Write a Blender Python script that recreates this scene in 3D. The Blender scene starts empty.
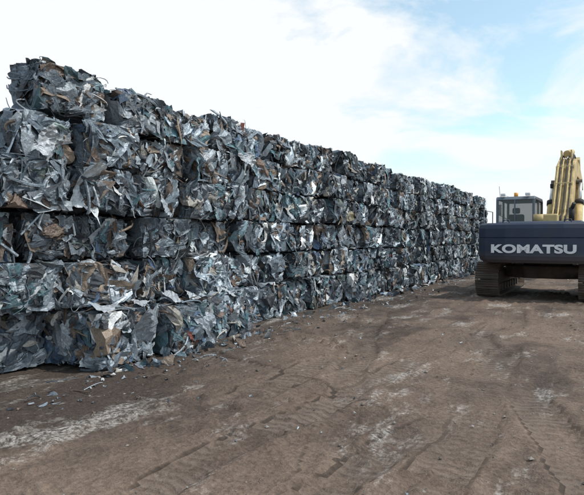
import bpy, math, random
import numpy as np
from mathutils import Vector, Matrix
random.seed(7); rng=np.random.default_rng(11)
scene=bpy.context.scene
R=math.radians
# ------------------------------------------------------------ helpers
def nmat(name):
    m=bpy.data.materials.new(name); m.use_nodes=True
    nt=m.node_tree; b=nt.nodes["Principled BSDF"]
    return m,nt,b
def math_n(nt,op,a,b=None,c=None,clamp=False):
    n=nt.nodes.new('ShaderNodeMath'); n.operation=op; n.use_clamp=clamp
    for i,v in enumerate((a,b,c)):
        if v is None: continue
        if isinstance(v,(int,float)): n.inputs[i].default_value=v
        else: nt.links.new(v,n.inputs[i])
    return n.outputs[0]
def mixc(nt,f,a,b,mode='MIX'):
    n=nt.nodes.new('ShaderNodeMix'); n.data_type='RGBA'; n.blend_type=mode
    for s,v in ((n.inputs[0],f),(n.inputs[6],a),(n.inputs[7],b)):
        if isinstance(v,(int,float)): s.default_value=v
        elif isinstance(v,tuple): s.default_value=(v[0],v[1],v[2],1)
        else: nt.links.new(v,s)
    return n.outputs[2]
def maprange(nt,v,a,b,c=0,d=1):
    n=nt.nodes.new('ShaderNodeMapRange'); n.inputs[1].default_value=a;n.inputs[2].default_value=b
    n.inputs[3].default_value=c;n.inputs[4].default_value=d; nt.links.new(v,n.inputs[0]); return n.outputs[0]
def noise(nt,vec,scale,detail=4,rough=.55):
    n=nt.nodes.new('ShaderNodeTexNoise'); n.inputs['Scale'].default_value=scale
    n.inputs['Detail'].default_value=detail; n.inputs['Roughness'].default_value=rough
    if vec is not None: nt.links.new(vec,n.inputs['Vector'])
    return n
def newobj(name,verts,faces,mat=None,parent=None,smooth=False):
    me=bpy.data.meshes.new(name); me.from_pydata([tuple(v) for v in verts],[],[tuple(f) for f in faces]); me.update()
    ob=bpy.data.objects.new(name,me); scene.collection.objects.link(ob)
    if mat: me.materials.append(mat)
    if parent: ob.parent=parent
    return ob
def npmesh(name,V,F,mat,parent=None,col=None,attrs=None,smooth=False):
    V=np.asarray(V,dtype=np.float32); F=np.asarray(F,dtype=np.int32)
    me=bpy.data.meshes.new(name); me.vertices.add(len(V)); me.vertices.foreach_set('co',V.ravel())
    k=F.shape[1]; me.loops.add(F.size); me.loops.foreach_set('vertex_index',F.ravel())
    me.polygons.add(len(F)); me.polygons.foreach_set('loop_start',np.arange(0,F.size,k,dtype=np.int32))
    me.polygons.foreach_set('use_smooth',np.full(len(F),smooth))
    if col is not None:
        a=me.color_attributes.new('Col','FLOAT_COLOR','POINT'); a.data.foreach_set('color',np.asarray(col,dtype=np.float32).ravel())
    if attrs:
        for kx,vx in attrs.items():
            a=me.attributes.new(kx,'FLOAT','POINT'); a.data.foreach_set('value',np.asarray(vx,dtype=np.float32))
    me.update(calc_edges=True)
    me.materials.append(mat)
    ob=bpy.data.objects.new(name,me); scene.collection.objects.link(ob)
    if parent: ob.parent=parent
    return ob
def lattice(seed,n=256):
    return np.random.default_rng(seed).random((n,n))
def vnoise(x,y,L):
    n=L.shape[0]; xi=np.floor(x).astype(int); yi=np.floor(y).astype(int); fx=x-xi; fy=y-yi
    fx=fx*fx*(3-2*fx); fy=fy*fy*(3-2*fy)
    a=L[xi%n,yi%n];b=L[(xi+1)%n,yi%n];c=L[xi%n,(yi+1)%n];d=L[(xi+1)%n,(yi+1)%n]
    return (a*(1-fx)+b*fx)*(1-fy)+(c*(1-fx)+d*fx)*fy
# ------------------------------------------------------------ camera
cam_d=bpy.data.cameras.new("camera"); cam=bpy.data.objects.new("camera",cam_d); scene.collection.objects.link(cam)
cam.location=(0,0,1.65); cam_d.lens=34.5; cam_d.sensor_width=36; cam_d.clip_end=8000; cam_d.clip_start=.05
cam.rotation_euler=(R(90-0.97),0,R(29.8)); scene.camera=cam
# ------------------------------------------------------------ light
SUN_EL=56; sun_dir_xy=Vector((0.88,0.40)).normalized()
sd=Vector((sun_dir_xy.x*math.cos(R(SUN_EL)),sun_dir_xy.y*math.cos(R(SUN_EL)),math.sin(R(SUN_EL))))
sl=bpy.data.lights.new("sun",'SUN'); sl.energy=2.6; sl.angle=R(0.6); sl.color=(1,.95,.88)
so=bpy.data.objects.new("sun",sl); scene.collection.objects.link(so)
so.rotation_euler=sd.to_track_quat('Z','Y').to_euler()
w=bpy.data.worlds.new("World"); scene.world=w; w.use_nodes=True; nt=w.node_tree
bg=nt.nodes["Background"]; bg.inputs[1].default_value=0.11
sky=nt.nodes.new('ShaderNodeTexSky'); sky.sky_type='NISHITA'; sky.sun_disc=False
sky.sun_elevation=R(SUN_EL); sky.sun_rotation=math.atan2(sd.x,sd.y); sky.dust_density=1.0; sky.air_density=1.0
tc=nt.nodes.new('ShaderNodeTexCoord'); gen=tc.outputs['Generated']
sep=nt.nodes.new('ShaderNodeSeparateXYZ'); nt.links.new(gen,sep.inputs[0])
zz=math_n(nt,'ADD',math_n(nt,'MAXIMUM',sep.outputs[2],0.0),0.22)
cmb=nt.nodes.new('ShaderNodeCombineXYZ')
nt.links.new(math_n(nt,'DIVIDE',sep.outputs[0],zz),cmb.inputs[0]); nt.links.new(math_n(nt,'DIVIDE',sep.outputs[1],zz),cmb.inputs[1])
cn=noise(nt,cmb.outputs[0],1.5,7,.58); cn.inputs['Distortion'].default_value=.5
dotn=nt.nodes.new('ShaderNodeVectorMath'); dotn.operation='DOT_PRODUCT'; nt.links.new(gen,dotn.inputs[0])
hs=Vector((-0.90,0.40,0.3)).normalized(); dotn.inputs[1].default_value=hs
bias=maprange(nt,dotn.outputs['Value'],0.66,0.95,-0.02,0.26)
cf=math_n(nt,'ADD',cn.outputs['Fac'],bias)
hz=maprange(nt,sep.outputs[2],0.0,0.26,0.15,0.0)
cf=math_n(nt,'ADD',cf,hz)
fac=maprange(nt,cf,0.45,0.60)
base=mixc(nt,1.0,sky.outputs[0],(2.0,2.2,1.87),'MULTIPLY')
base=mixc(nt,.15,base,(9.0,9.3,9.4))
skc=mixc(nt,fac,base,(8.8,9.1,9.3))
nt.links.new(skc,bg.inputs[0])
scene.view_settings.view_transform='Standard'; scene.view_settings.look='None'; scene.view_settings.exposure=0
# ------------------------------------------------------------ materials
def scrap_material():
    m,nt,b=nmat("scrap_sheet_metal"); L=nt.links
    at=nt.nodes.new('ShaderNodeAttribute'); at.attribute_name='Col'
    tc=nt.nodes.new('ShaderNodeTexCoord'); o=tc.outputs['Object']
    n1=noise(nt,o,7,4,.65); n2=noise(nt,o,45,3,.7)
    rust=math_n(nt,'MULTIPLY',maprange(nt,n1.outputs['Fac'],.56,.70),.5)
    c=mixc(nt,rust,at.outputs['Color'],(.125,.095,.08))
    dirt=maprange(nt,n2.outputs['Fac'],.3,.7,.65,1.2)
    cc=nt.nodes.new('ShaderNodeCombineColor')
    for i in range(3): L.new(dirt,cc.inputs[i])
    c=mixc(nt,1.0,c,cc.outputs[0],'MULTIPLY')
    L.new(c,b.inputs['Base Color'])
    L.new(maprange(nt,at.outputs['Alpha'],0,1,0.0,.5),b.inputs['Metallic'])
    L.new(maprange(nt,n2.outputs['Fac'],.3,.7,.66,.40),b.inputs['Roughness'])
    bp=nt.nodes.new('ShaderNodeBump'); bp.inputs['Strength'].default_value=.5; bp.inputs['Distance'].default_value=.03
    n4=noise(nt,o,16,3,.55); n4.inputs['Distortion'].default_value=.8
    L.new(n4.outputs['Fac'],bp.inputs['Height']); L.new(bp.outputs[0],b.inputs['Normal'])
    return m
M_SCRAP=scrap_material()
# ------------------------------------------------------------ shards
def shards(C,Nn,size,col,n=5,fold=.55,jit=.35,Tdir=None):
    k=len(C)
    Nn=Nn/np.linalg.norm(Nn,axis=1,keepdims=True)
    r=rng.normal(size=(k,3)) if Tdir is None else Tdir
    T=np.cross(Nn,r); T/=np.linalg.norm(T,axis=1,keepdims=True); B=np.cross(Nn,T)
    g=np.linspace(-.5,.5,n); U,Vv=np.meshgrid(g,g,indexing='ij')
    s=1/(n-1)
    u=U[None]+rng.uniform(-jit,jit,(k,n,n))*s; v=Vv[None]+rng.uniform(-jit,jit,(k,n,n))*s
    u=u*(1+rng.uniform(-.6,.6,(k,1,1))*v)+rng.uniform(-.3,.3,(k,1,1))*v
    v=v+rng.uniform(-.8,.8,(k,1,1))*(u*u)
    z=np.zeros((k,n,n))
    for _ in range(4):
        th=rng.uniform(0,math.pi,k)[:,None,None]; c=rng.uniform(-.4,.4,k)[:,None,None]
        a=(rng.uniform(-1,1,k)*fold)[:,None,None]
        z+=a*np.abs(u*np.cos(th)+v*np.sin(th)-c)
    z+=rng.normal(size=(k,n,n))*.05*fold
    z-=z.mean(axis=(1,2),keepdims=True)
    m=size.min(axis=1)[:,None,None]
    P=(C[:,None,None,:]+T[:,None,None,:]*(u*size[:,0][:,None,None])[...,None]
       +B[:,None,None,:]*(v*size[:,1][:,None,None])[...,None]+Nn[:,None,None,:]*(z*m)[...,None])
    idx=np.arange(n*n).reshape(n,n); q=np.stack([idx[:-1,:-1],idx[1:,:-1],idx[1:,1:],idx[:-1,1:]],-1).reshape(-1,4)
    F=(q[None]+(np.arange(k)*n*n)[:,None,None]).reshape(-1,4)
    return P.reshape(-1,3),F,np.repeat(col,n*n,axis=0)
def tubes(P0,P1,P2,rad,col,seg=7,sides=5):
    k=len(P0); t=np.linspace(0,1,seg)[None,:,None]
    P=(1-t)**2*P0[:,None]+2*t*(1-t)*P1[:,None]+t*t*P2[:,None]
    D=np.gradient(P,axis=1); D/=np.linalg.norm(D,axis=2,keepdims=True)+1e-9
    ref=rng.normal(size=(k,1,3)); A=np.cross(D,ref); A/=np.linalg.norm(A,axis=2,keepdims=True)+1e-9; Bv=np.cross(D,A)
    an=np.arange(sides)/sides*2*math.pi
    V=P[:,:,None]+rad[:,None,None,None]*(A[:,:,None]*np.cos(an)[None,None,:,None]+Bv[:,:,None]*np.sin(an)[None,None,:,None])
    f=[]
    for i in range(seg-1):
        for j in range(sides):
            f.append((i*sides+j,i*sides+(j+1)%sides,(i+1)*sides+(j+1)%sides,(i+1)*sides+j))
    F=(np.array(f)[None]+(np.arange(k)*seg*sides)[:,None,None]).reshape(-1,4)
    return V.reshape(-1,3),F,np.repeat(col,seg*sides,axis=0)
PAL=np.array([ # rgb, metallic, weight
 (.11,.135,.165,.5,11),(.18,.22,.26,.8,16),(.28,.325,.37,.9,17),(.43,.48,.53,.8,13),(.66,.71,.75,.1,7),
 (.05,.058,.07,.2,11),(.16,.115,.09,.1,6),(.25,.19,.145,.1,3.2),(.085,.16,.19,.3,3.5),(.11,.17,.27,.4,2.5),
 (.15,.20,.19,.3,1.2),(.38,.355,.32,.2,3.5),(.24,.08,.06,.1,.2),(.40,.35,.22,.1,.15),(.22,.33,.38,.2,2.5)])
def pal(k,tint):
    w=PAL[:,4]*tint; w=w/w.sum(); i=rng.choice(len(PAL),k,p=w); c=PAL[i,:4].copy()
    c[:,:3]*=rng.uniform(.65,1.3,(k,1)); return np.clip(c,0,.78)
class Acc:
    def __init__(s): s.V=[];s.F=[];s.C=[];s.n=0
    def add(s,vfc):
        v,f,c=vfc; s.V.append(v); s.F.append(f+s.n); s.C.append(c); s.n+=len(v)
    def make(s,name,parent=None):
        return npmesh(name,np.vstack(s.V),np.vstack(s.F),M_SCRAP,parent,np.vstack(s.C))
L1=lattice(3)
def tri(x): return np.abs((x-np.floor(x))-.5)*2
def bale(acc,cx,cy,cz,hx,hy,hz,rot,dens,fweights,nf=24,roll=0.0):
    """crushed bale: a block whose faces are folded, overlapping sheets, with loose flaps and tubes on top"""
    ca,sa=math.cos(rot),math.sin(rot); half=np.array([hx,hy,hz]); cen=np.array([cx,cy,cz])
    rm=np.array([[ca,-sa,0],[sa,ca,0],[0,0,1]])
    cr,sr=math.cos(roll),math.sin(roll); rm=rm@np.array([[1,0,0],[0,cr,-sr],[0,sr,cr]])
    faces=[(0,1),(0,-1),(1,1),(1,-1),(2,1),(2,-1)]
    tint=rng.uniform(.3,1.7,len(PAL)); tint[rng.integers(len(PAL)-4)]*=2.4; tint[8]*=rng.choice([.4,1,2.2])
    bright=rng.uniform(.68,1.36)
    sk=rng.uniform(-.035,.035,(2,3))
    bulge=rng.uniform(.0,.05)
    def world(P):
        P=P.copy(); P[:,0]+=sk[0,1]*P[:,1]/half[1]+sk[0,2]*P[:,2]/half[2]
        return P@rm.T+cen
    for (ax,sg),fw in zip(faces,fweights):
        n=nf if fw>=.5 else 8
        if fw<=0: n=2
        a,b=[i for i in range(3) if i!=ax]
        g=np.linspace(-1,1,n); U,Vv=np.meshgrid(g,g,indexing='ij'); U=U.ravel(); Vv=Vv.ravel()
        if n>4: U=U+rng.uniform(-.3,.3,n*n)*(np.abs(U)<.99)/n*2; Vv=Vv+rng.uniform(-.3,.3,n*n)*(np.abs(Vv)<.99)/n*2
        su,sv=U*half[a],Vv*half[b]
        K=max(5,int(24*half[a]*half[b]*4/.55))
        S=rng.uniform(-1,1,(K,2))*[half[a],half[b]]; th=rng.uniform(0,math.pi,K); st=rng.uniform(1,3.2,K)
        wx=su+.05*(vnoise(su*9+cy*3+50,sv*9+60,L1)-.5)*2; wy=sv+.05*(vnoise(su*9+cy*3+90,sv*9+10,L1)-.5)*2
        dx=wx[:,None]-S[:,0]; dy=wy[:,None]-S[:,1]
        al=dx*np.cos(th)+dy*np.sin(th); pe=-dx*np.sin(th)+dy*np.cos(th)
        dd=(al/st)**2+pe**2*st*.6; ci=dd.argmin(1); ar=np.arange(len(ci))
        off=rng.uniform(-.05,.035,K)[ci]; tl=rng.uniform(-.28,.28,(K,2))[ci]
        al,pe=al[ar,ci],pe[ar,ci]
        f1=rng.uniform(2.5,9,K)[ci]; f2=rng.uniform(5,16,K)[ci]; a1=rng.uniform(.0,.05,K)[ci]
        d=off+tl[:,0]*al+tl[:,1]*pe-a1*tri(pe*f1+.6*al+ci*.3)-.013*tri(al*f2+pe*3)-.02*tri(al*2.3+pe*4.1)
        d+=rng.normal(size=d.shape)*.004
        if ax==0: d=d+bulge*(1-U*U)*(1-Vv*Vv)
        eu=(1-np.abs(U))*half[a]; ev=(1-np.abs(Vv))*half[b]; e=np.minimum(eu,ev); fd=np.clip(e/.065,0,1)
        P=np.zeros((n*n,3)); P[:,ax]=sg; P[:,a]=U; P[:,b]=Vv
        ln=(np.abs(P)**10).sum(1)**(1/10); P=P/ln[:,None]*(half-.018)
        P[:,ax]+=sg*(d*fd*.9-.014)
        idx=np.arange(n*n).reshape(n,n); q=np.stack([idx[:-1,:-1],idx[1:,:-1],idx[1:,1:],idx[:-1,1:]],-1).reshape(-1,4)
        cc=pal(K,tint)[ci]; cc[:,:3]*=bright
        cc[:,:3]*=(.3+.7*fd)[:,None]  # seam shade painted into the sheet colour, darkest at the face edges
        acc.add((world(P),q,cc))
        if fw<=0: continue
        area=4*half[a]*half[b]
        k=max(3,int(area*dens*fw))
        P=np.zeros((k,3)); P[:,ax]=sg
        P[:,a]=rng.uniform(-1,1,k)*(1-.045/half[a]); P[:,b]=rng.uniform(-1,1,k)*(1-.045/half[b])
        nrm=np.sign(P)*np.abs(P)**14; nrm[:,ax]=sg*1.2
        nrm=nrm+rng.normal(size=(k,3))*np.where(rng.random((k,1))<.12,.75,.13)
        P=P*(half-.02)
        nfv=nrm/np.linalg.norm(nrm,axis=1,keepdims=True)
        P-=nfv*rng.uniform(-.01,.05,(k,1))
        s1=np.exp(rng.normal(math.log(.17),.45,k)); asp=rng.uniform(1,4.2,k)
        sz=np.clip(np.stack([s1*np.sqrt(asp),s1/np.sqrt(asp)],1),.03,.5)
        cl=pal(k,tint); cl[:,:3]*=bright
        v,f,c=shards(P,nrm,sz,cl,n=6,fold=.6)
        loose=np.repeat(rng.random(k)<.10,36)
        lim=half-.016; lim[ax]=half[ax]+.05
        exv=np.clip(v,-lim,lim); ov=v-exv
        exv=exv+ov*np.where(loose,.4,.07)[:,None]
        ovm=np.abs(ov).sum(1); exv[:,ax]-=sg*np.where(loose,0,np.clip(ovm*.8,0,.075)); v=exv
        acc.add((world(v),f,c))
        kt=max(1,int(area*dens*fw*.13))
        Q=np.zeros((kt,3)); Q[:,ax]=sg*(half[ax]+.01); Q[:,a]=rng.uniform(-.95,.95,kt)*half[a]; Q[:,b]=rng.uniform(-.95,.95,kt)*half[b]
        d=rng.normal(size=(kt,3)); d[:,ax]*=.12; d/=np.linalg.norm(d,axis=1,keepdims=True)
        ll=rng.uniform(.08,.40,(kt,1)); of=rng.normal(size=(kt,3))*.11; of[:,ax]=sg*np.abs(of[:,ax])*.4
        P0=Q-d*ll/1.6;P2=Q+d*ll/1.6
        P0[:,ax]-=sg*.03;P2[:,ax]-=sg*.03
        tv=tubes(P0,Q+of,P2,rng.choice([.004,.006,.009,.014,.02],kt),pal(kt,tint))
        acc.add((world(np.clip(tv[0],-half-.035,half+.035)),tv[1],tv[2]))
stack=bpy.data.objects.new("scrap_metal_bale_wall",None); scene.collection.objects.link(stack)
rows_z=[0,.74,1.36,1.97,2.58,3.19,3.80]
starts=[3.0,2.7,2.9,2.8,4.02,4.36]
rowoff=[0,.03,-.03,.04,-.02,-.06]
YEND=31.5
for r in range(6):
    acc=Acc(); y=starts[r]; z0,z1=rows_z[r],rows_z[r+1]; first=True; last=0
    while y<YEND-.3:
        wd=random.uniform(.78,1.2)
        if r==0:
            if y<4.7: wd=4.72-y if 4.72-y<1.3 else (4.72-y)/2
            elif y<8.0: wd=1.08
        if y+wd>YEND: wd=YEND-y
        wd=max(wd,.45)
        o=random.uniform(-.14,.12)
        while abs(o-last)<.05: o=random.uniform(-.14,.12)
        last=o
        front=-5.90+rowoff[r]+o
        if r==0:
            if y<4.7: front=-6.35
            elif y<7.95: front=-5.36+random.uniform(-.07,.07)
            else: front=-5.82+o*.9
        dx=1.15 if not(r>=4 and first) else .62
        dist=math.hypot(front,y+wd/2)
        dens=85 if dist<11 else (65 if dist<17 else 42)
        nf=36 if dist<9.5 else (27 if dist<14 else (18 if dist<22 else 13))
        h=(z1-z0); up=.035*math.sin(y*.55+1)+.02*math.sin(y*1.7)
        topw=.7 if (r==5 or r==0) else .2
        fw=[1.0,.1,.3 if y+wd<YEND-.5 else 1,1.0 if first else .4,topw,.06]
        if r==0 and 4.6<y<8.0: fw[3]=1.0
        if r==3 and y<4.4: fw[4]=.9
        topj=random.uniform(-.04,.04) if r==5 else random.uniform(-.02,.02)
        bale(acc,front-dx/2,y+wd/2,(z0+z1)/2+up*r/5+topj/2,dx/2,wd/2-.018,h/2-.002+topj/2,R(random.uniform(-5,5)),dens,fw,nf,R(random.uniform(-1.6,1.6)) if r else 0)
        y+=wd+random.uniform(.0,.04); first=False
    if r<5:
        y=starts[r]+.9
        while y<YEND-.5:
            wd=random.uniform(.9,1.2)
            bale(acc,-7.75,y+wd/2,(z0+z1)/2,.6,wd/2,h/2,0,14,[0.0,.5,.1,.4,.5 if r==4 else .1,0.0],9)
            y+=wd+.02
    acc.make("bale_row_%d"%(r+1),stack)
acc=Acc()
big=[(-5.80,4.95,2.33,.32,.62,(.66,.70,.73,.1)),(-5.80,4.35,2.75,.3,.4,(.42,.45,.48,.4)),(-5.82,6.3,2.2,.3,.4,(.32,.36,.40,.5)),
 (-5.30,5.4,.5,.3,.5,(.33,.37,.41,.4)),(-5.28,6.6,.42,.3,.45,(.33,.37,.42,.4)),
 (-5.84,8.6,3.1,.3,.35,(.42,.45,.48,.3)),(-5.3,7.4,.45,.3,.3,(.42,.46,.5,.2)),(-5.8,7.1,2.75,.3,.4,(.10,.19,.22,.2))]
for b in big:
    acc.add(shards(np.array([b[:3]]),np.array([[1,rng.normal()*.3,rng.normal()*.3]]),np.array([[b[3],b[4]]]),np.array([b[5]]),n=11,fold=.8,jit=.45))
for yv,sx in((4.95,.28),(5.6,.2),(6.2,.3),(6.7,.18),(7.5,.26)):
    acc.add(shards(np.array([[-5.6,yv,.775]]),np.array([[.3,.1,1]]),np.array([[sx,sx*1.6]]),np.array([(.42,.45,.49,.3)]),n=10,fold=.6))
acc.make("large_panels",stack)
# ------------------------------------------------------------ ground
def axis(a,b,step,far):
    mid=np.arange(a,b,step); out=[];s=step;x=b
    while x<far: out.append(x); s*=1.18; x+=s
    out.append(far); lo=[];s=step;x=a
    while x>-far: lo.append(x-step); s*=1.18; x-=s
    return np.concatenate([np.array(sorted(set([-far]+lo))),mid,np.array(out)])
xs=axis(-7.5,7.5,.04,3500.); ys=axis(1.5,18,.04,3500.)
X,Y=np.meshgrid(xs,ys,indexing='ij')
paths=[]
yy=np.linspace(-3,45,500)
def addpath(fx,w,dep): paths.append((np.stack([fx(yy),yy],1),w,dep))
def curve(x0,a,b): return lambda y:x0+a*y+b*y*y
for x0,a,b,wd,dp in [(1.6,-.42,.006,.22,.034),(-.35,-.42,.006,.22,.034),(-.9,-.02,-.004,.24,.028),(1.1,-.03,-.004,.24,.028),(-3.4,.02,.0,.26,.03),(2.6,-.35,.008,.18,.026),(-2.9,.08,.001,.18,.025)]:
    addpath(curve(x0,a,b),wd,dp)
for cx,cy,rad,wd,dp in [(6.5,2.5,8.2,.2,.032),(6.5,2.5,6.4,.2,.032),(-7.5,-3,9.6,.2,.03)]:
    th=np.linspace(R(95),R(265),400) if cx>0 else np.linspace(R(-20),R(85),400)
    paths.append((np.stack([cx+rad*np.cos(th),cy+rad*np.sin(th)],1),wd,dp))
trd=np.zeros(X.shape); trs=np.zeros(X.shape); trm=np.zeros(X.shape); H=np.zeros(X.shape)
near=(np.abs(X)<12)&(Y>-3)&(Y<42)
xn,yn=X[near],Y[near]; bd=np.zeros(xn.shape); bs=np.zeros(xn.shape); bm_=np.zeros(xn.shape); hh=np.zeros(xn.shape)
for pi,(pp,wd,dp) in enumerate(paths):
    seg=np.linalg.norm(np.diff(pp,axis=0),axis=1); s=np.concatenate([[0],np.cumsum(seg)])
    tan=np.gradient(pp,axis=0); tan/=np.linalg.norm(tan,axis=1,keepdims=True)
    best=np.full(xn.shape,1e9); bi=np.zeros(xn.shape,int)
    for i in range(0,len(pp),3):
        d=(xn-pp[i,0])**2+(yn-pp[i,1])**2; mm=d<best; best[mm]=d[mm]; bi[mm]=i
    dxv=xn-pp[bi,0]; dyv=yn-pp[bi,1]
    al=dxv*tan[bi,0]+dyv*tan[bi,1]; la=-dxv*tan[bi,1]+dyv*tan[bi,0]; sv=s[bi]+al
    la=la+.12*(vnoise(sv*.9+5,np.full(xn.shape,pi*2.2),L1)-.5)+.05*(vnoise(xn*6+20,yn*6+20,L1)-.5)
    brk=np.clip((vnoise(sv*.45+pi*7+10,np.full(xn.shape,pi*3.3),L1)-.33)/.35,0,1)
    q=np.abs(la)/wd; valid=np.clip((.7-np.abs(al))/.3,0,1)
    sm=np.clip((1.15-q)/.5,0,1); sm=sm*sm*(3-2*sm)
    hh-=valid*dp*sm*brk; hh+=valid*dp*.55*np.exp(-((q-1.3)/.25)**2)*brk
    mk=valid*np.clip((1.05-q)/.3,0,1)*brk
    mm=mk>bm_
    bd[mm]=(la/wd)[mm]; bs[mm]=sv[mm]; bm_[mm]=mk[mm]
H[near]=hh; trd[near]=bd; trs[near]=bs; trm[near]=bm_
L2,L3=lattice(5),lattice(6)
fade=np.clip(1-np.hypot(X,Y-8)/60,0,1)
def ridge(v): return 1-np.abs(2*v-1)
H+=fade*(.08*(vnoise(X*.35+50,Y*.35+50,L1)-.5)+.035*(vnoise(X*1.4+9,Y*1.1+30,L2)-.5)+.018*(ridge(vnoise(X*4+90,Y*3+30,L3))-.5))
clod=np.clip(vnoise(X*9+30,Y*9+70,L3)-.66,0,1)*np.clip(vnoise(X*.8+13,Y*.8+17,L1)-.3,0,1)
H+=fade*clod*.4
H+=fade*.07*np.exp(-((X+5.2)/.5)**2)*vnoise(X*2+20,Y*1.5+4,L3)
nx,ny=X.shape; idx=np.arange(nx*ny).reshape(nx,ny)
F=np.stack([idx[:-1,:-1],idx[1:,:-1],idx[1:,1:],idx[:-1,1:]],-1).reshape(-1,4)
m,nt,b=nmat("dirt"); L=nt.links
geo=nt.nodes.new('ShaderNodeNewGeometry'); P=geo.outputs['Position']
mp=nt.nodes.new('ShaderNodeMapping'); mp.inputs['Rotation'].default_value=(0,0,R(-22)); mp.inputs['Scale'].default_value=(1,.33,1); L.new(P,mp.inputs[0])
a1=noise(nt,P,.35,3); a2=noise(nt,P,2.2,5,.62); a3=noise(nt,P,24,4,.7); a4=noise(nt,mp.outputs[0],1.3,7,.75); a5=noise(nt,mp.outputs[0],.6,5,.62)
c=mixc(nt,maprange(nt,a2.outputs['Fac'],.36,.64),(.095,.067,.053),(.172,.126,.100))
c=mixc(nt,maprange(nt,a1.outputs['Fac'],.38,.60),c,(.205,.148,.113))
sepp=nt.nodes.new('ShaderNodeSeparateXYZ'); L.new(P,sepp.inputs[0])
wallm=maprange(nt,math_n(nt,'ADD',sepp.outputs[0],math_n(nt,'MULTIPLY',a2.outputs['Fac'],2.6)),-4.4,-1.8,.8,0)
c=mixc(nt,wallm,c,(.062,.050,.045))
c=mixc(nt,math_n(nt,'MULTIPLY',maprange(nt,a5.outputs['Fac'],.50,.60),.78),c,(.055,.041,.035))
dust=math_n(nt,'MULTIPLY',maprange(nt,a4.outputs['Fac'],.54,.64),maprange(nt,a3.outputs['Fac'],.40,.56,.12,1))
c=mixc(nt,math_n(nt,'MULTIPLY',dust,.78),c,(.47,.44,.41))
grit=maprange(nt,a3.outputs['Fac'],.3,.72,.6,1.4)
gc=nt.nodes.new('ShaderNodeCombineColor')
for i in range(3): L.new(grit,gc.inputs[i])
c=mixc(nt,1.0,c,gc.outputs[0],'MULTIPLY')
vo=nt.nodes.new('ShaderNodeTexVoronoi'); vo.inputs['Scale'].default_value=34; L.new(P,vo.inputs['Vector'])
sp2=nt.nodes.new('ShaderNodeSeparateColor'); L.new(vo.outputs['Color'],sp2.inputs[0])
peb=math_n(nt,'MULTIPLY',maprange(nt,vo.outputs['Distance'],.12,.2,1,0),math_n(nt,'GREATER_THAN',sp2.outputs[0],.86))
c=mixc(nt,math_n(nt,'MULTIPLY',peb,.8),c,(.35,.33,.31))
def attr(nm):
    a=nt.nodes.new('ShaderNodeAttribute'); a.attribute_name=nm; return a.outputs['Fac']
dabs=math_n(nt,'ABSOLUTE',attr('trk_d'))
inm=math_n(nt,'MULTIPLY',attr('trk_m'),maprange(nt,a2.outputs['Fac'],.38,.54,.0,1))
ph=math_n(nt,'MULTIPLY',math_n(nt,'ADD',attr('trk_s'),math_n(nt,'ADD',math_n(nt,'MULTIPLY',a3.outputs['Fac'],.035),math_n(nt,'MULTIPLY',dabs,.07))),2*math.pi/.11)
lug=math_n(nt,'MULTIPLY',maprange(nt,math_n(nt,'SINE',ph),-.7,.7),inm)
c=mixc(nt,math_n(nt,'MULTIPLY',inm,.32),c,(.085,.066,.055))
c=mixc(nt,math_n(nt,'MULTIPLY',lug,.32),c,(.25,.20,.165))
L.new(c,b.inputs['Base Color']); b.inputs['Roughness'].default_value=.93; b.inputs['Specular IOR Level'].default_value=.25
h=math_n(nt,'ADD',math_n(nt,'MULTIPLY',lug,.45),math_n(nt,'ADD',math_n(nt,'MULTIPLY',a3.outputs['Fac'],1.2),math_n(nt,'ADD',math_n(nt,'MULTIPLY',a2.outputs['Fac'],1.4),math_n(nt,'MULTIPLY',peb,.6))))
bp=nt.nodes.new('ShaderNodeBump'); bp.inputs['Strength'].default_value=.8; bp.inputs['Distance'].default_value=.035
L.new(h,bp.inputs['Height']); L.new(bp.outputs[0],b.inputs['Normal'])
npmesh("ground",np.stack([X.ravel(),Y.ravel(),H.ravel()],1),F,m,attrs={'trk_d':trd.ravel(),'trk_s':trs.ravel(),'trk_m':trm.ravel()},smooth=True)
def hgt(px,py):
    i=np.clip(np.searchsorted(xs,px),0,nx-1); j=np.clip(np.searchsorted(ys,py),0,ny-1); return H[i,j]
# ------------------------------------------------------------ debris on the ground
acc=Acc(); k=800
px=np.where(rng.random(k)<.65,-5.4+np.abs(rng.normal(0,.6,k)),rng.uniform(-5,6,k)); py=3.2+rng.random(k)**1.1*27
px=np.where((py<8.2)&(px<-5.2),px+.45,px)
sz=np.exp(rng.normal(math.log(.03),.5,(k,2))); sz=np.clip(sz,.012,.12)*np.where(px>-4.4,.65,1)[:,None]
cl=pal(k,np.ones(len(PAL))); cl[:,3]*=.3
nm=rng.normal(size=(k,3))*.4; nm[:,2]=1
acc.add(shards(np.stack([px,py,hgt(px,py)+rng.uniform(.004,.02,k)],1),nm,sz,np.clip(cl,0,.8),n=3,fold=.8))
k=90
q=np.stack([-5.3+np.abs(rng.normal(0,.45,k)),3.5+rng.random(k)*24,np.full(k,.0)],1); q[:,2]=hgt(q[:,0],q[:,1])+.012; d=rng.normal(size=(k,3))*.07; d[:,2]=0
acc.add(tubes(q-d,q+np.array([0,0,.03])+rng.normal(size=(k,3))*.02,q+d,rng.uniform(.003,.008,k),pal(k,np.ones(len(PAL)))))
k=110
q=np.stack([-5.65+np.abs(rng.normal(0,.16,k)),8.2+rng.random(k)*22,np.full(k,.05)],1)
acc.add(shards(q,rng.normal(size=(k,3)),rng.uniform(.06,.24,(k,2)),pal(k,np.ones(len(PAL)))))
k=60
q=np.stack([-5.22+np.abs(rng.normal(0,.12,k)),4.2+rng.random(k)*3.9,np.full(k,.04)],1)
acc.add(shards(q,rng.normal(size=(k,3)),rng.uniform(.05,.18,(k,2)),pal(k,np.ones(len(PAL)))))
acc.make("scrap_debris")
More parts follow.
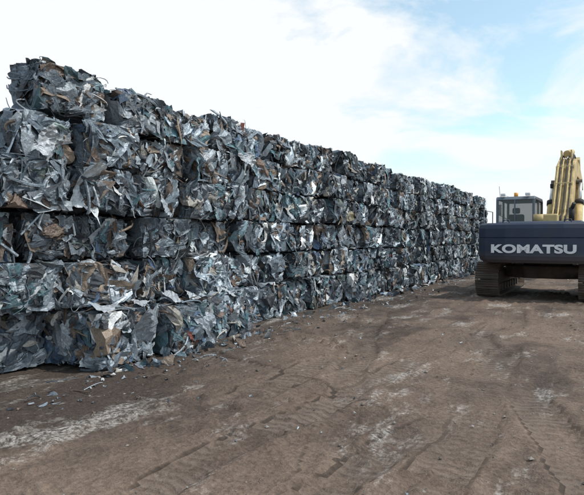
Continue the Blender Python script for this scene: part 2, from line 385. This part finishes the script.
# stones and clods lying on the dirt
k=2600; px=rng.uniform(-6,6,k); py=1.8+rng.random(k)**1.5*20
keep=vnoise(px*.9+40,py*.9+40,L2)>rng.random(k)*.75+.1; px,py=px[keep],py[keep]; k=len(px)
oc=np.array([(1,0,0),(-1,0,0),(0,1,0),(0,-1,0),(0,0,1),(0,0,-1)],float)
rad=np.clip(np.exp(rng.normal(math.log(.010),.45,k)),.004,.035)
V=oc[None]*rng.uniform(.6,1.3,(k,6,1))*rad[:,None,None]; V[:,:,2]*=.65; an=rng.uniform(0,6.28,k)
x2=V[:,:,0]*np.cos(an)[:,None]-V[:,:,1]*np.sin(an)[:,None]; y2=V[:,:,0]*np.sin(an)[:,None]+V[:,:,1]*np.cos(an)[:,None]
V=np.stack([x2+px[:,None],y2+py[:,None],V[:,:,2]+(hgt(px,py)+rad*.3)[:,None]],-1).reshape(-1,3)
tf=np.array([(0,2,4),(2,1,4),(1,3,4),(3,0,4),(2,0,5),(1,2,5),(3,1,5),(0,3,5)])
F=(tf[None]+(np.arange(k)*6)[:,None,None]).reshape(-1,3)
sm_,nts,bs_=nmat("stone"); ga=nts.nodes.new('ShaderNodeNewGeometry')
cr_=mixc(nts,ga.outputs['Random Per Island'],(.07,.052,.043),(.30,.27,.24)); nts.links.new(cr_,bs_.inputs['Base Color']); bs_.inputs['Roughness'].default_value=.9
npmesh("gravel",V,F,sm_)
# ------------------------------------------------------------ distant scrap pile
acc=Acc(); k=1500
px=rng.normal(-3,3.2,k); py=rng.normal(42,2.0,k); pz=np.maximum(0,1.5*np.exp(-((px+3)/3.6)**2-((py-42)/2.)**2))*rng.uniform(.7,1,k)
cl=pal(k,np.array([1,1,1,1,1,.5,4,6,1,1,2,4,3,9,1]))
acc.add(shards(np.stack([px,py,pz],1),rng.normal(size=(k,3))+np.array([0,0,.7]),rng.uniform(.15,.7,(k,2)),cl,n=4))
acc.make("scrap_pile")
m,nt,b=nmat("far_foliage"); tcn=nt.nodes.new('ShaderNodeTexCoord'); nn=noise(nt,tcn.outputs['Object'],.6,3)
nt.links.new(mixc(nt,nn.outputs['Fac'],(.03,.045,.03),(.09,.11,.07)),b.inputs['Base Color']); b.inputs['Roughness'].default_value=1
k=7000; px=rng.uniform(-260,260,k); py=260+rng.normal(0,6,k); pz=(3+5*vnoise(px*.08+60,px*0+3,L1)+2*vnoise(px*.5+60,px*0+3,L2))*rng.random(k)**.6
v,f,_=shards(np.stack([px,py,pz],1),rng.normal(size=(k,3)),rng.uniform(1,2.6,(k,2)),np.ones((k,4)),n=3)
npmesh("tree_line",v,f,m)
# ------------------------------------------------------------ excavator
def paint(name,col,dirtc,amt=.5,rough=.42,metal=0,low=None):
    m,nt,b=nmat(name); o=nt.nodes.new('ShaderNodeTexCoord').outputs['Object']
    n1=noise(nt,o,2.5,6,.7); n2=noise(nt,o,30,4,.7)
    f=math_n(nt,'MULTIPLY',maprange(nt,n1.outputs['Fac'],.42,.68),amt)
    c=mixc(nt,f,col,dirtc); c=mixc(nt,math_n(nt,'MULTIPLY',maprange(nt,n2.outputs['Fac'],.60,.72),amt*.8),c,dirtc)
    if low:   # mud thrown up on the lower edge
        sp=nt.nodes.new('ShaderNodeSeparateXYZ'); nt.links.new(o,sp.inputs[0])
        ff=maprange(nt,math_n(nt,'ADD',sp.outputs[2],math_n(nt,'MULTIPLY',n1.outputs['Fac'],.5)),low,low+.45,.75,0)
        c=mixc(nt,ff,c,(.13,.10,.08))
    nt.links.new(c,b.inputs['Base Color']); nt.links.new(maprange(nt,n1.outputs['Fac'],.3,.7,rough,rough+.3),b.inputs['Roughness'])
    b.inputs['Metallic'].default_value=metal
    bp=nt.nodes.new('ShaderNodeBump'); bp.inputs['Strength'].default_value=.2; bp.inputs['Distance'].default_value=.02
    nt.links.new(n1.outputs['Fac'],bp.inputs['Height']); nt.links.new(bp.outputs[0],b.inputs['Normal']); return m
NAVY=paint("navy_paint",(.020,.034,.070),(.06,.06,.065),.5,.42,low=1.15)
YEL=paint("yellow_paint",(.64,.48,.22),(.22,.18,.12),.75,.55)
CAB=paint("cab_paint",(.12,.15,.19),(.12,.11,.10),.5)
STEEL=paint("track_steel",(.085,.07,.058),(.20,.15,.115),.8,.6,.2)
BLK=paint("black_rubber",(.015,.015,.017),(.05,.045,.04),.5,.6)
CHR=paint("cylinder_rod",(.6,.6,.6),(.3,.3,.3),.3,.2,.9)
WHT=paint("white_lettering",(.80,.81,.82),(.35,.35,.36),.35,.5)
gm,nt,b=nmat("cab_glass"); b.inputs['Base Color'].default_value=(.10,.14,.15,1); b.inputs['Roughness'].default_value=.05; b.inputs['Alpha'].default_value=.35
GLS=gm
import bmesh
ex=bpy.data.objects.new("excavator",None); scene.collection.objects.link(ex)
def bevel(o,wd=.02,seg=2):
    md=o.modifiers.new('b','BEVEL'); md.width=wd; md.segments=seg; md.limit_method='ANGLE'; return o
def fixn(o):
    bm=bmesh.new(); bm.from_mesh(o.data); bmesh.ops.recalc_face_normals(bm,faces=bm.faces); bm.to_mesh(o.data); bm.free()
def box(name,x0,x1,y0,y1,z0,z1,mat,bw=.02):
    v=[(x,y,z) for x in(x0,x1) for y in(y0,y1) for z in(z0,z1)]
    f=[(0,1,3,2),(4,6,7,5),(0,4,5,1),(2,3,7,6),(0,2,6,4),(1,5,7,3)]
    o=newobj(name,v,f,mat,ex)
    return bevel(o,bw) if bw else o
def prism(name,prof,ax,a0,a1,mat,bw=.02):
    k=len(prof); V=[]
    for a in (a0,a1):
        for p in prof: V.append((a,p[0],p[1]) if ax=='x' else ((p[0],p[1],a) if ax=='z' else (p[0],a,p[1])))
    Fc=[tuple(range(k)),tuple(range(2*k-1,k-1,-1))]+[(i,(i+1)%k,k+(i+1)%k,k+i) for i in range(k)]
    o=newobj(name,V,Fc,mat,ex); fixn(o)
    return bevel(o,bw) if bw else o
def cyl(name,p0,p1,r,mat,seg=16):
    p0,p1=Vector(p0),Vector(p1); d=(p1-p0).normalized(); a=d.orthogonal().normalized(); c=d.cross(a); V=[]
    for p in (p0,p1):
        for i in range(seg):
            t=2*math.pi*i/seg; V.append(p+a*math.cos(t)*r+c*math.sin(t)*r)
    F=[tuple(range(seg-1,-1,-1)),tuple(range(seg,2*seg))]+[(i,(i+1)%seg,seg+(i+1)%seg,seg+i) for i in range(seg)]
    o=newobj(name,V,F,mat,ex)
    for p in o.data.polygons: p.use_smooth=len(p.vertices)==4
    return o
def pipe(name,pts,r,mat):
    cu=bpy.data.curves.new(name,'CURVE'); cu.dimensions='3D'; cu.bevel_depth=r; cu.bevel_resolution=2
    sp=cu.splines.new('POLY'); sp.points.add(len(pts)-1)
    for i,p in enumerate(pts): sp.points[i].co=(*p,1)
    o=bpy.data.objects.new(name,cu); scene.collection.objects.link(o); o.parent=ex; cu.materials.append(mat); return o
def track(xc,nm):
    W=.62; r=.44; Lh=1.95; zc=.5; per=2*math.pi*r+4*Lh; ns=52; V=[];F=[]
    def loop(s):
        s=s%per
        if s<2*Lh: return (-Lh+s,zc-r,0,-1)
        s-=2*Lh
        if s<math.pi*r: t=-math.pi/2+s/r; return (Lh+r*math.cos(t),zc+r*math.sin(t),math.cos(t),math.sin(t))
        s-=math.pi*r
        if s<2*Lh:
            sag=.03*math.sin(s/(2*Lh)*math.pi*2)**2
            return (Lh-s,zc+r-sag,0,1)
        s-=2*Lh; t=math.pi/2+s/r; return (-Lh+r*math.cos(t),zc+r*math.sin(t),math.cos(t),math.sin(t))
    for i in range(ns):
        y,z,ny_,nz_=loop(per*i/ns); n=Vector((0,ny_,nz_)); t=Vector((0,-nz_,ny_)); c=Vector((xc,y,z)); pl=per/ns*.46
        def bx(c,hx,ht,hn):
            k=len(V)
            for a in(-1,1):
                for b_ in(-1,1):
                    for d in(-1,1): V.append(c+Vector((a*hx,0,0))+t*b_*ht+n*d*hn)
            for f in [(0,1,3,2),(4,6,7,5),(0,4,5,1),(2,3,7,6),(0,2,6,4),(1,5,7,3)]: F.append(tuple(k+q for q in f))
        bx(c,W/2,pl,.014)
        for o in(-.8,-.1,.6): bx(c+n*.03+t*o*pl,W/2-.004,.011,.022)
        bx(c-n*.055,.11,pl*.9,.035)
    newobj(nm+"_shoes",V,F,STEEL,ex)
    prism(nm+"_frame",[(-1.7,.34),(1.7,.34),(1.85,.5),(1.6,.72),(-1.6,.72),(-1.85,.5)],'x',xc-.17,xc+.17,STEEL,.03)
    for y in(-Lh,Lh):
        cyl(nm+"_sprocket",(xc-.1,y,zc),(xc+.1,y,zc),.36,STEEL,24); cyl(nm+"_hub",(xc-.22,y,zc),(xc+.22,y,zc),.2,STEEL,20)
    for i in range(8):
        y=-1.5+i*3/7; cyl(nm+"_roller",(xc-.2,y,.24),(xc+.2,y,.24),.11,STEEL,14)
    for y in(-.7,.7): cyl(nm+"_top_roller",(xc-.15,y,.82),(xc+.15,y,.82),.07,STEEL,12)
track(-1.29,"left_track"); track(1.29,"right_track")
prism("carbody",[(-1.1,-.55),(-.5,-1.0),(.5,-1.0),(1.1,-.55),(1.1,.55),(.5,1.0),(-.5,1.0),(-1.1,.55)],'z',.5,.86,STEEL,.04)
cyl("slew_ring",(0,0,.86),(0,0,1.06),.68,STEEL,36)
box("deck",-1.40,1.40,-2.32,1.75,1.06,1.24,NAVY,.02)
cwp=[(-1.46,-2.25),(-1.46,-2.62),(-1.40,-2.82),(-1.22,-2.95),(-.7,-3.05),(0,-3.08),(.7,-3.05),(1.22,-2.95),(1.40,-2.82),(1.46,-2.62),(1.46,-2.25)]
V=[];k=len(cwp)
for z,sc,dy in((1.02,.93,.10),(1.10,.98,.03),(1.2,1,0),(1.66,1,0),(1.675,.994,.018),(1.69,1,0),(1.92,1,0),(2.02,.985,.03),(2.07,.95,.09)):
    for p in cwp: V.append((p[0]*sc,p[1]+(dy if p[1]<-2.3 else 0),z))
F=[tuple(range(k-1,-1,-1)),tuple(range(8*k,9*k))]
for l in range(8):
    for i in range(k): F.append((l*k+i,l*k+(i+1)%k,(l+1)*k+(i+1)%k,(l+1)*k+i))
cw=newobj("counterweight",V,F,NAVY,ex); fixn(cw)
for x in(-.75,.75): pipe("lifting_eye",[(x-.08,-2.6,2.05),(x-.08,-2.6,2.15),(x+.08,-2.6,2.15),(x+.08,-2.6,2.05)],.018,NAVY)
fc=bpy.data.curves.new("lettering",'FONT'); fc.body="KOMATSU"; fc.align_x='CENTER'; fc.align_y='CENTER'; fc.size=.36; fc.extrude=.006; fc.offset=.016; fc.space_character=1.05
tx=bpy.data.objects.new("lettering",fc); scene.collection.objects.link(tx); tx.parent=ex; fc.materials.append(WHT)
tx.rotation_euler=(R(90),0,0); tx.location=(-.03,-3.083,1.38); tx.scale=(1.17,.80,1)
prism("engine_hood",[(-2.24,1.24),(-2.24,2.05),(-2.05,2.13),(-1.1,2.13),(-.95,2.05),(-.95,1.24)],'x',-1.05,1.05,NAVY,.03)
box("left_cabinet",-1.40,-1.06,-2.24,-.62,1.24,1.98,NAVY,.03); box("right_cabinet",1.06,1.40,-2.24,-.2,1.24,2.0,NAVY,.03)
box("fuel_tank",.78,1.40,-.18,.75,1.24,2.05,NAVY,.03); box("tool_box",.80,1.38,.77,1.6,1.24,1.62,NAVY,.03)
for i in range(8): box("louvre_%d"%i,-1.415,-1.402,-2.0+i*.16,-1.9+i*.16,1.45,1.8,BLK,0)
cyl("exhaust",(.75,-1.5,2.12),(.75,-1.5,2.5),.07,BLK); cyl("exhaust_tip",(.75,-1.5,2.45),(.82,-1.6,2.62),.05,BLK)
cyl("air_cleaner",(-.1,-1.4,2.13),(-.1,-1.4,2.34),.13,YEL)
box("yellow_cover",-.25,.35,-1.0,-.5,2.0,2.36,YEL,.04)
cx0,cx1,cy0,cy1,cz0,cz1=-1.40,-.30,-.55,1.35,1.24,2.93
box("cab_floor",cx0,cx1,cy0,cy1,cz0,cz0+.12,CAB)
prism("cab_roof",[(cy0-.02,cz1-.10),(cy0+.08,cz1),(cy1-.2,cz1),(cy1-.02,cz1-.12)],'x',cx0-.01,cx1+.01,CAB,.03)
box("cab_lower_left",cx0,cx0+.05,cy0+.07,cy1-.07,cz0+.12,2.0,CAB); box("cab_lower_right",cx1-.05,cx1,cy0+.07,cy1-.07,cz0+.12,1.95,CAB)
box("cab_lower_rear",cx0+.07,cx1-.07,cy0,cy0+.05,cz0+.12,2.1,CAB); box("cab_lower_front",cx0+.07,cx1-.07,cy1-.05,cy1,cz0+.12,1.6,CAB)
for x in(cx0,cx1-.07):
    for y in(cy0,cy1-.07): box("cab_post",x,x+.07,y,y+.07,cz0+.12,cz1-.09,CAB,.01)
    box("cab_mid_post",x+.005,x+.06,.45,.52,cz0+.12,cz1-.09,CAB,.008)
box("rear_glass",cx0+.07,cx1-.07,cy0+.02,cy0+.03,2.1,cz1-.1,GLS,0); box("front_glass",cx0+.07,cx1-.07,cy1-.03,cy1-.02,1.6,cz1-.1,GLS,0)
box("left_glass",cx0+.02,cx0+.03,cy0+.07,cy1-.07,2.0,cz1-.1,GLS,0); box("right_glass",cx1-.03,cx1-.02,cy0+.07,cy1-.07,1.95,cz1-.1,GLS,0)
box("seat_back",-1.12,-.66,-.15,0,1.6,2.40,BLK,.05); box("headrest",-1.0,-.78,-.13,-.03,2.42,2.6,BLK,.04); box("seat_base",-1.12,-.66,-.02,.5,1.55,1.72,BLK,.05); box("console",-1.25,-1.15,0,.6,1.4,1.9,BLK,.03)
box("rear_window_bar",-.88,-.84,cy0-.004,cy0+.018,2.1,cz1-.1,CAB,0)
for x in(-1.2,-.5): box("work_light",x-.07,x+.07,cy0-.02,cy0+.1,cz1+.01,cz1+.10,WHT,.02)
cyl("beacon",(-.88,-.2,cz1),(-.88,-.2,cz1+.13),.06,paint("amber_lens",(.8,.35,.05),(.3,.2,.1),.2,.2))
pipe("antenna",[(-1.3,-.45,2.93),(-1.32,-.5,3.25)],.006,BLK)
pipe("roof_rail",[(-1.3,-.3,2.93),(-1.3,-.3,3.03),(-1.3,1.0,3.03),(-1.3,1.0,2.93)],.012,WHT)
pipe("handrail_left",[(-1.43,-2.1,1.98),(-1.43,-2.1,2.45),(-1.43,-.9,2.45),(-1.43,-.9,1.98)],.014,CAB)
pipe("handrail_right",[(1.38,-1.8,2.0),(1.38,-1.8,2.5),(1.38,-.3,2.5),(1.38,-.3,2.0)],.016,YEL)
pipe("mirror_arm",[(-1.4,1.3,2.3),(-1.66,1.35,2.45),(-1.66,1.35,2.75)],.014,BLK); box("mirror",-1.74,-1.58,1.31,1.35,2.42,2.8,BLK,.02)
pipe("tank_mirror_arm",[(1.3,1.0,1.6),(1.45,1.05,2.0),(1.5,1.05,2.3)],.014,BLK); box("tank_mirror",1.42,1.58,1.02,1.06,2.25,2.6,BLK,.02)
bo=.30
prism("boom",[(.35,1.45),(.15,1.75),(.9,2.9),(2.0,4.08),(2.9,4.38),(4.4,4.25),(6.1,3.8),(6.15,3.53),(4.4,3.78),(3.1,3.80),(2.5,3.5),(1.5,2.35),(.75,1.45)],'x',bo-.28,bo+.28,YEL,.02)
box("boom_bracket_left",bo-.44,bo-.32,-.05,.75,1.24,2.05,YEL,.03); box("boom_bracket_right",bo+.32,bo+.44,-.05,.75,1.24,2.05,YEL,.03)
cyl("boom_pin",(bo-.47,.38,1.65),(bo+.47,.38,1.65),.08,STEEL)
for s in(-1,1):
    x=bo+s*.42; cyl("boom_cylinder",(x,1.2,1.35),(x,1.95,2.85),.115,YEL); cyl("boom_rod",(x,1.95,2.85),(x,2.4,3.55),.06,CHR)
    cyl("cylinder_gland",(x,1.90,2.75),(x,1.97,2.89),.135,BLK)
cyl("boom_cylinder_pin",(bo-.47,2.4,3.55),(bo+.47,2.4,3.55),.08,STEEL)
cyl("arm_cylinder",(bo,2.4,4.5),(bo,4.3,4.8),.11,YEL); cyl("arm_rod",(bo,4.3,4.8),(bo,5.7,4.6),.06,CHR)
for sx in(-.15,.15): box("arm_cylinder_lug",bo+sx-.02,bo+sx+.02,2.2,2.55,4.15,4.6,YEL,.01)
prism("arm",[(5.5,4.65),(5.75,4.8),(6.4,3.9),(7.0,2.2),(6.75,2.1),(5.95,3.4)],'x',bo-.19,bo+.19,YEL,.02)
for i,dx in enumerate((-.2,-.13,-.06,.06,.13,.2)):
    pipe("hydraulic_line_%d"%i,[(bo+dx,-.35,1.9),(bo+dx,-.25,2.3),(bo+dx,.25,2.4),(bo+dx,.80,2.93),(bo+dx,1.95,4.18),(bo+dx,2.8,4.5),(bo+dx,4.4,4.34)],.022,BLK if i%2 else YEL)
for y,z in((.55,2.48),(1.25,3.36),(1.8,3.95)): box("line_clamp",bo-.27,bo+.27,y-.03,y+.03,z-.02,z+.08,YEL,.01)
box("boom_work_light",bo-.42,bo-.3,1.6,1.75,3.3,3.45,BLK,.02)
cyl("grapple_link",(bo,6.88,2.2),(bo,6.95,1.6),.12,STEEL)
for i in range(5):
    t=2*math.pi*i/5; d=(math.cos(t),math.sin(t))
    pp=[(.1,1.6),(.5,1.3),(.62,.8),(.4,.35),(.1,.1)]
    for j in range(4):
        cyl("grapple_tine",(bo+d[0]*pp[j][0],6.95+d[1]*pp[j][0],pp[j][1]),(bo+d[0]*pp[j+1][0],6.95+d[1]*pp[j+1][0],pp[j+1][1]),.09-.015*j,STEEL,8)
ex.location=(-1.70,18.55,-.02); ex.rotation_euler=(0,0,R(-1))
